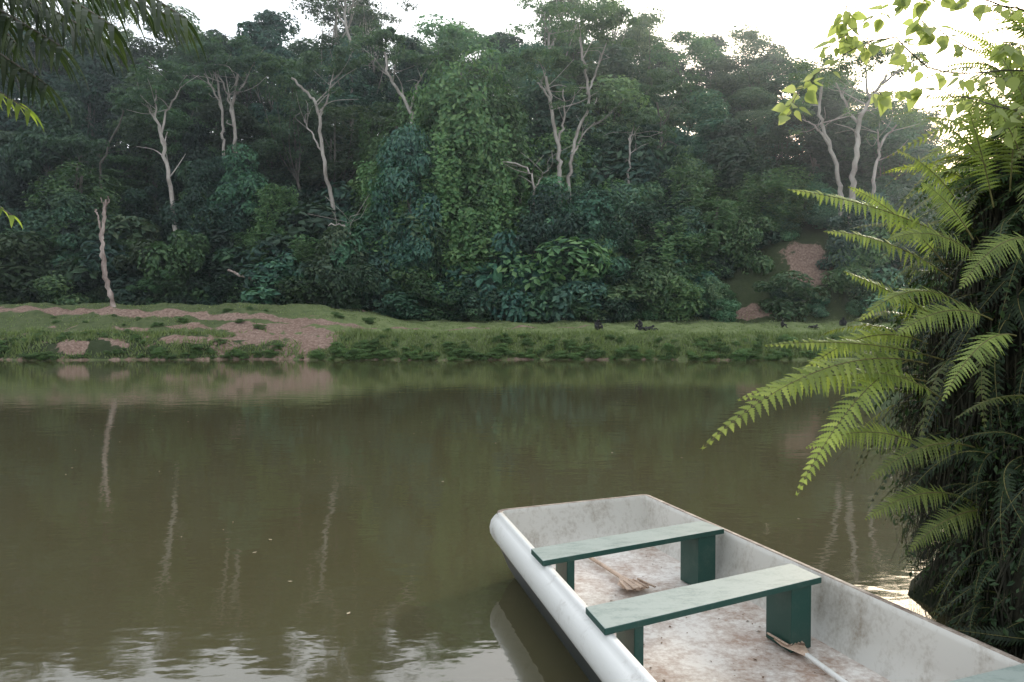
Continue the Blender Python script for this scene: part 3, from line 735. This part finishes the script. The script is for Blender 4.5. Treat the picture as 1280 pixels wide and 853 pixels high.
palm_frond(cr,(-4.,5.4,4.7),(-3.2,5.2,3.9),.4)
palm_frond(cr,(-5.6,4.3,5.3),(-6.6,4.3,4.1),.4)
palm_frond(cr,(-4.8,3.2,5.3),(-5,2.2,4.1),.4)
obj('palm_tree',mb.mesh('palm_tree',[M_palm,M_dbark,M_fern]),color=(1,1.1,.9))

# ------------------------------------------------------------------ evening mist over the far bank
mb=MB(); a0,a1,b0,b1_,c0,c1_=-140,140,26,120,-.5,48
mb.add([(a0,b0,c0),(a1,b0,c0),(a1,b1_,c0),(a0,b1_,c0),(a0,b0,c1_),(a1,b0,c1_),(a1,b1_,c1_),(a0,b1_,c1_)],[[3,2,1,0],[4,5,6,7],[0,1,5,4],[1,2,6,5],[2,3,7,6],[3,0,4,7]])
m,nt,out=new_mat('mist_volume'); vs_=nt.nodes.new('ShaderNodeVolumeScatter'); vs_.inputs['Color'].default_value=(.86,.95,1,1); vs_.inputs['Density'].default_value=.0012; vs_.inputs['Anisotropy'].default_value=.62
nt.links.new(vs_.outputs[0],out.inputs['Volume']); obj('mist',mb.mesh('mist',[m]))

# ------------------------------------------------------------------ light, sky, camera
SE,SA=math.radians(17),math.radians(32)
w=bpy.data.worlds.new('World'); scene.world=w; w.use_nodes=True; nt=w.node_tree; nt.nodes.clear()
sky=nt.nodes.new('ShaderNodeTexSky'); sky.sky_type='NISHITA'; sky.sun_disc=False; sky.sun_elevation=SE; sky.sun_rotation=SA
sky.dust_density=4; sky.air_density=1.; 
b1=nt.nodes.new('ShaderNodeBackground'); nt.links.new(sky.outputs[0],b1.inputs[0]); b1.inputs[1].default_value=.11
b2=nt.nodes.new('ShaderNodeBackground'); b2.inputs[0].default_value=(.94,.97,1,1); b2.inputs[1].default_value=1.3
ad=nt.nodes.new('ShaderNodeAddShader'); nt.links.new(b1.outputs[0],ad.inputs[0]); nt.links.new(b2.outputs[0],ad.inputs[1])
o_=nt.nodes.new('ShaderNodeOutputWorld'); nt.links.new(ad.outputs[0],o_.inputs[0])
sl=bpy.data.lights.new('sun','SUN'); sl.energy=2.8; sl.angle=math.radians(6); sl.color=(1,.93,.80)
so=bpy.data.objects.new('sun',sl); COL.objects.link(so)
dv=Vector((math.sin(SA)*math.cos(SE),math.cos(SA)*math.cos(SE),math.sin(SE))); so.rotation_euler=dv.to_track_quat('Z','Y').to_euler()
cd=bpy.data.cameras.new('camera'); cam=bpy.data.objects.new('camera',cd); COL.objects.link(cam)
cd.sensor_width=36; cd.lens=995/1280*36; cd.clip_end=4000; cd.clip_start=.05
cam.location=(0,0,EYE); cam.rotation_euler=(math.radians(90)-math.atan(22.5/995),0,0)
scene.camera=cam
scene.view_settings.view_transform='Standard'; scene.view_settings.look='None'; scene.view_settings.exposure=0
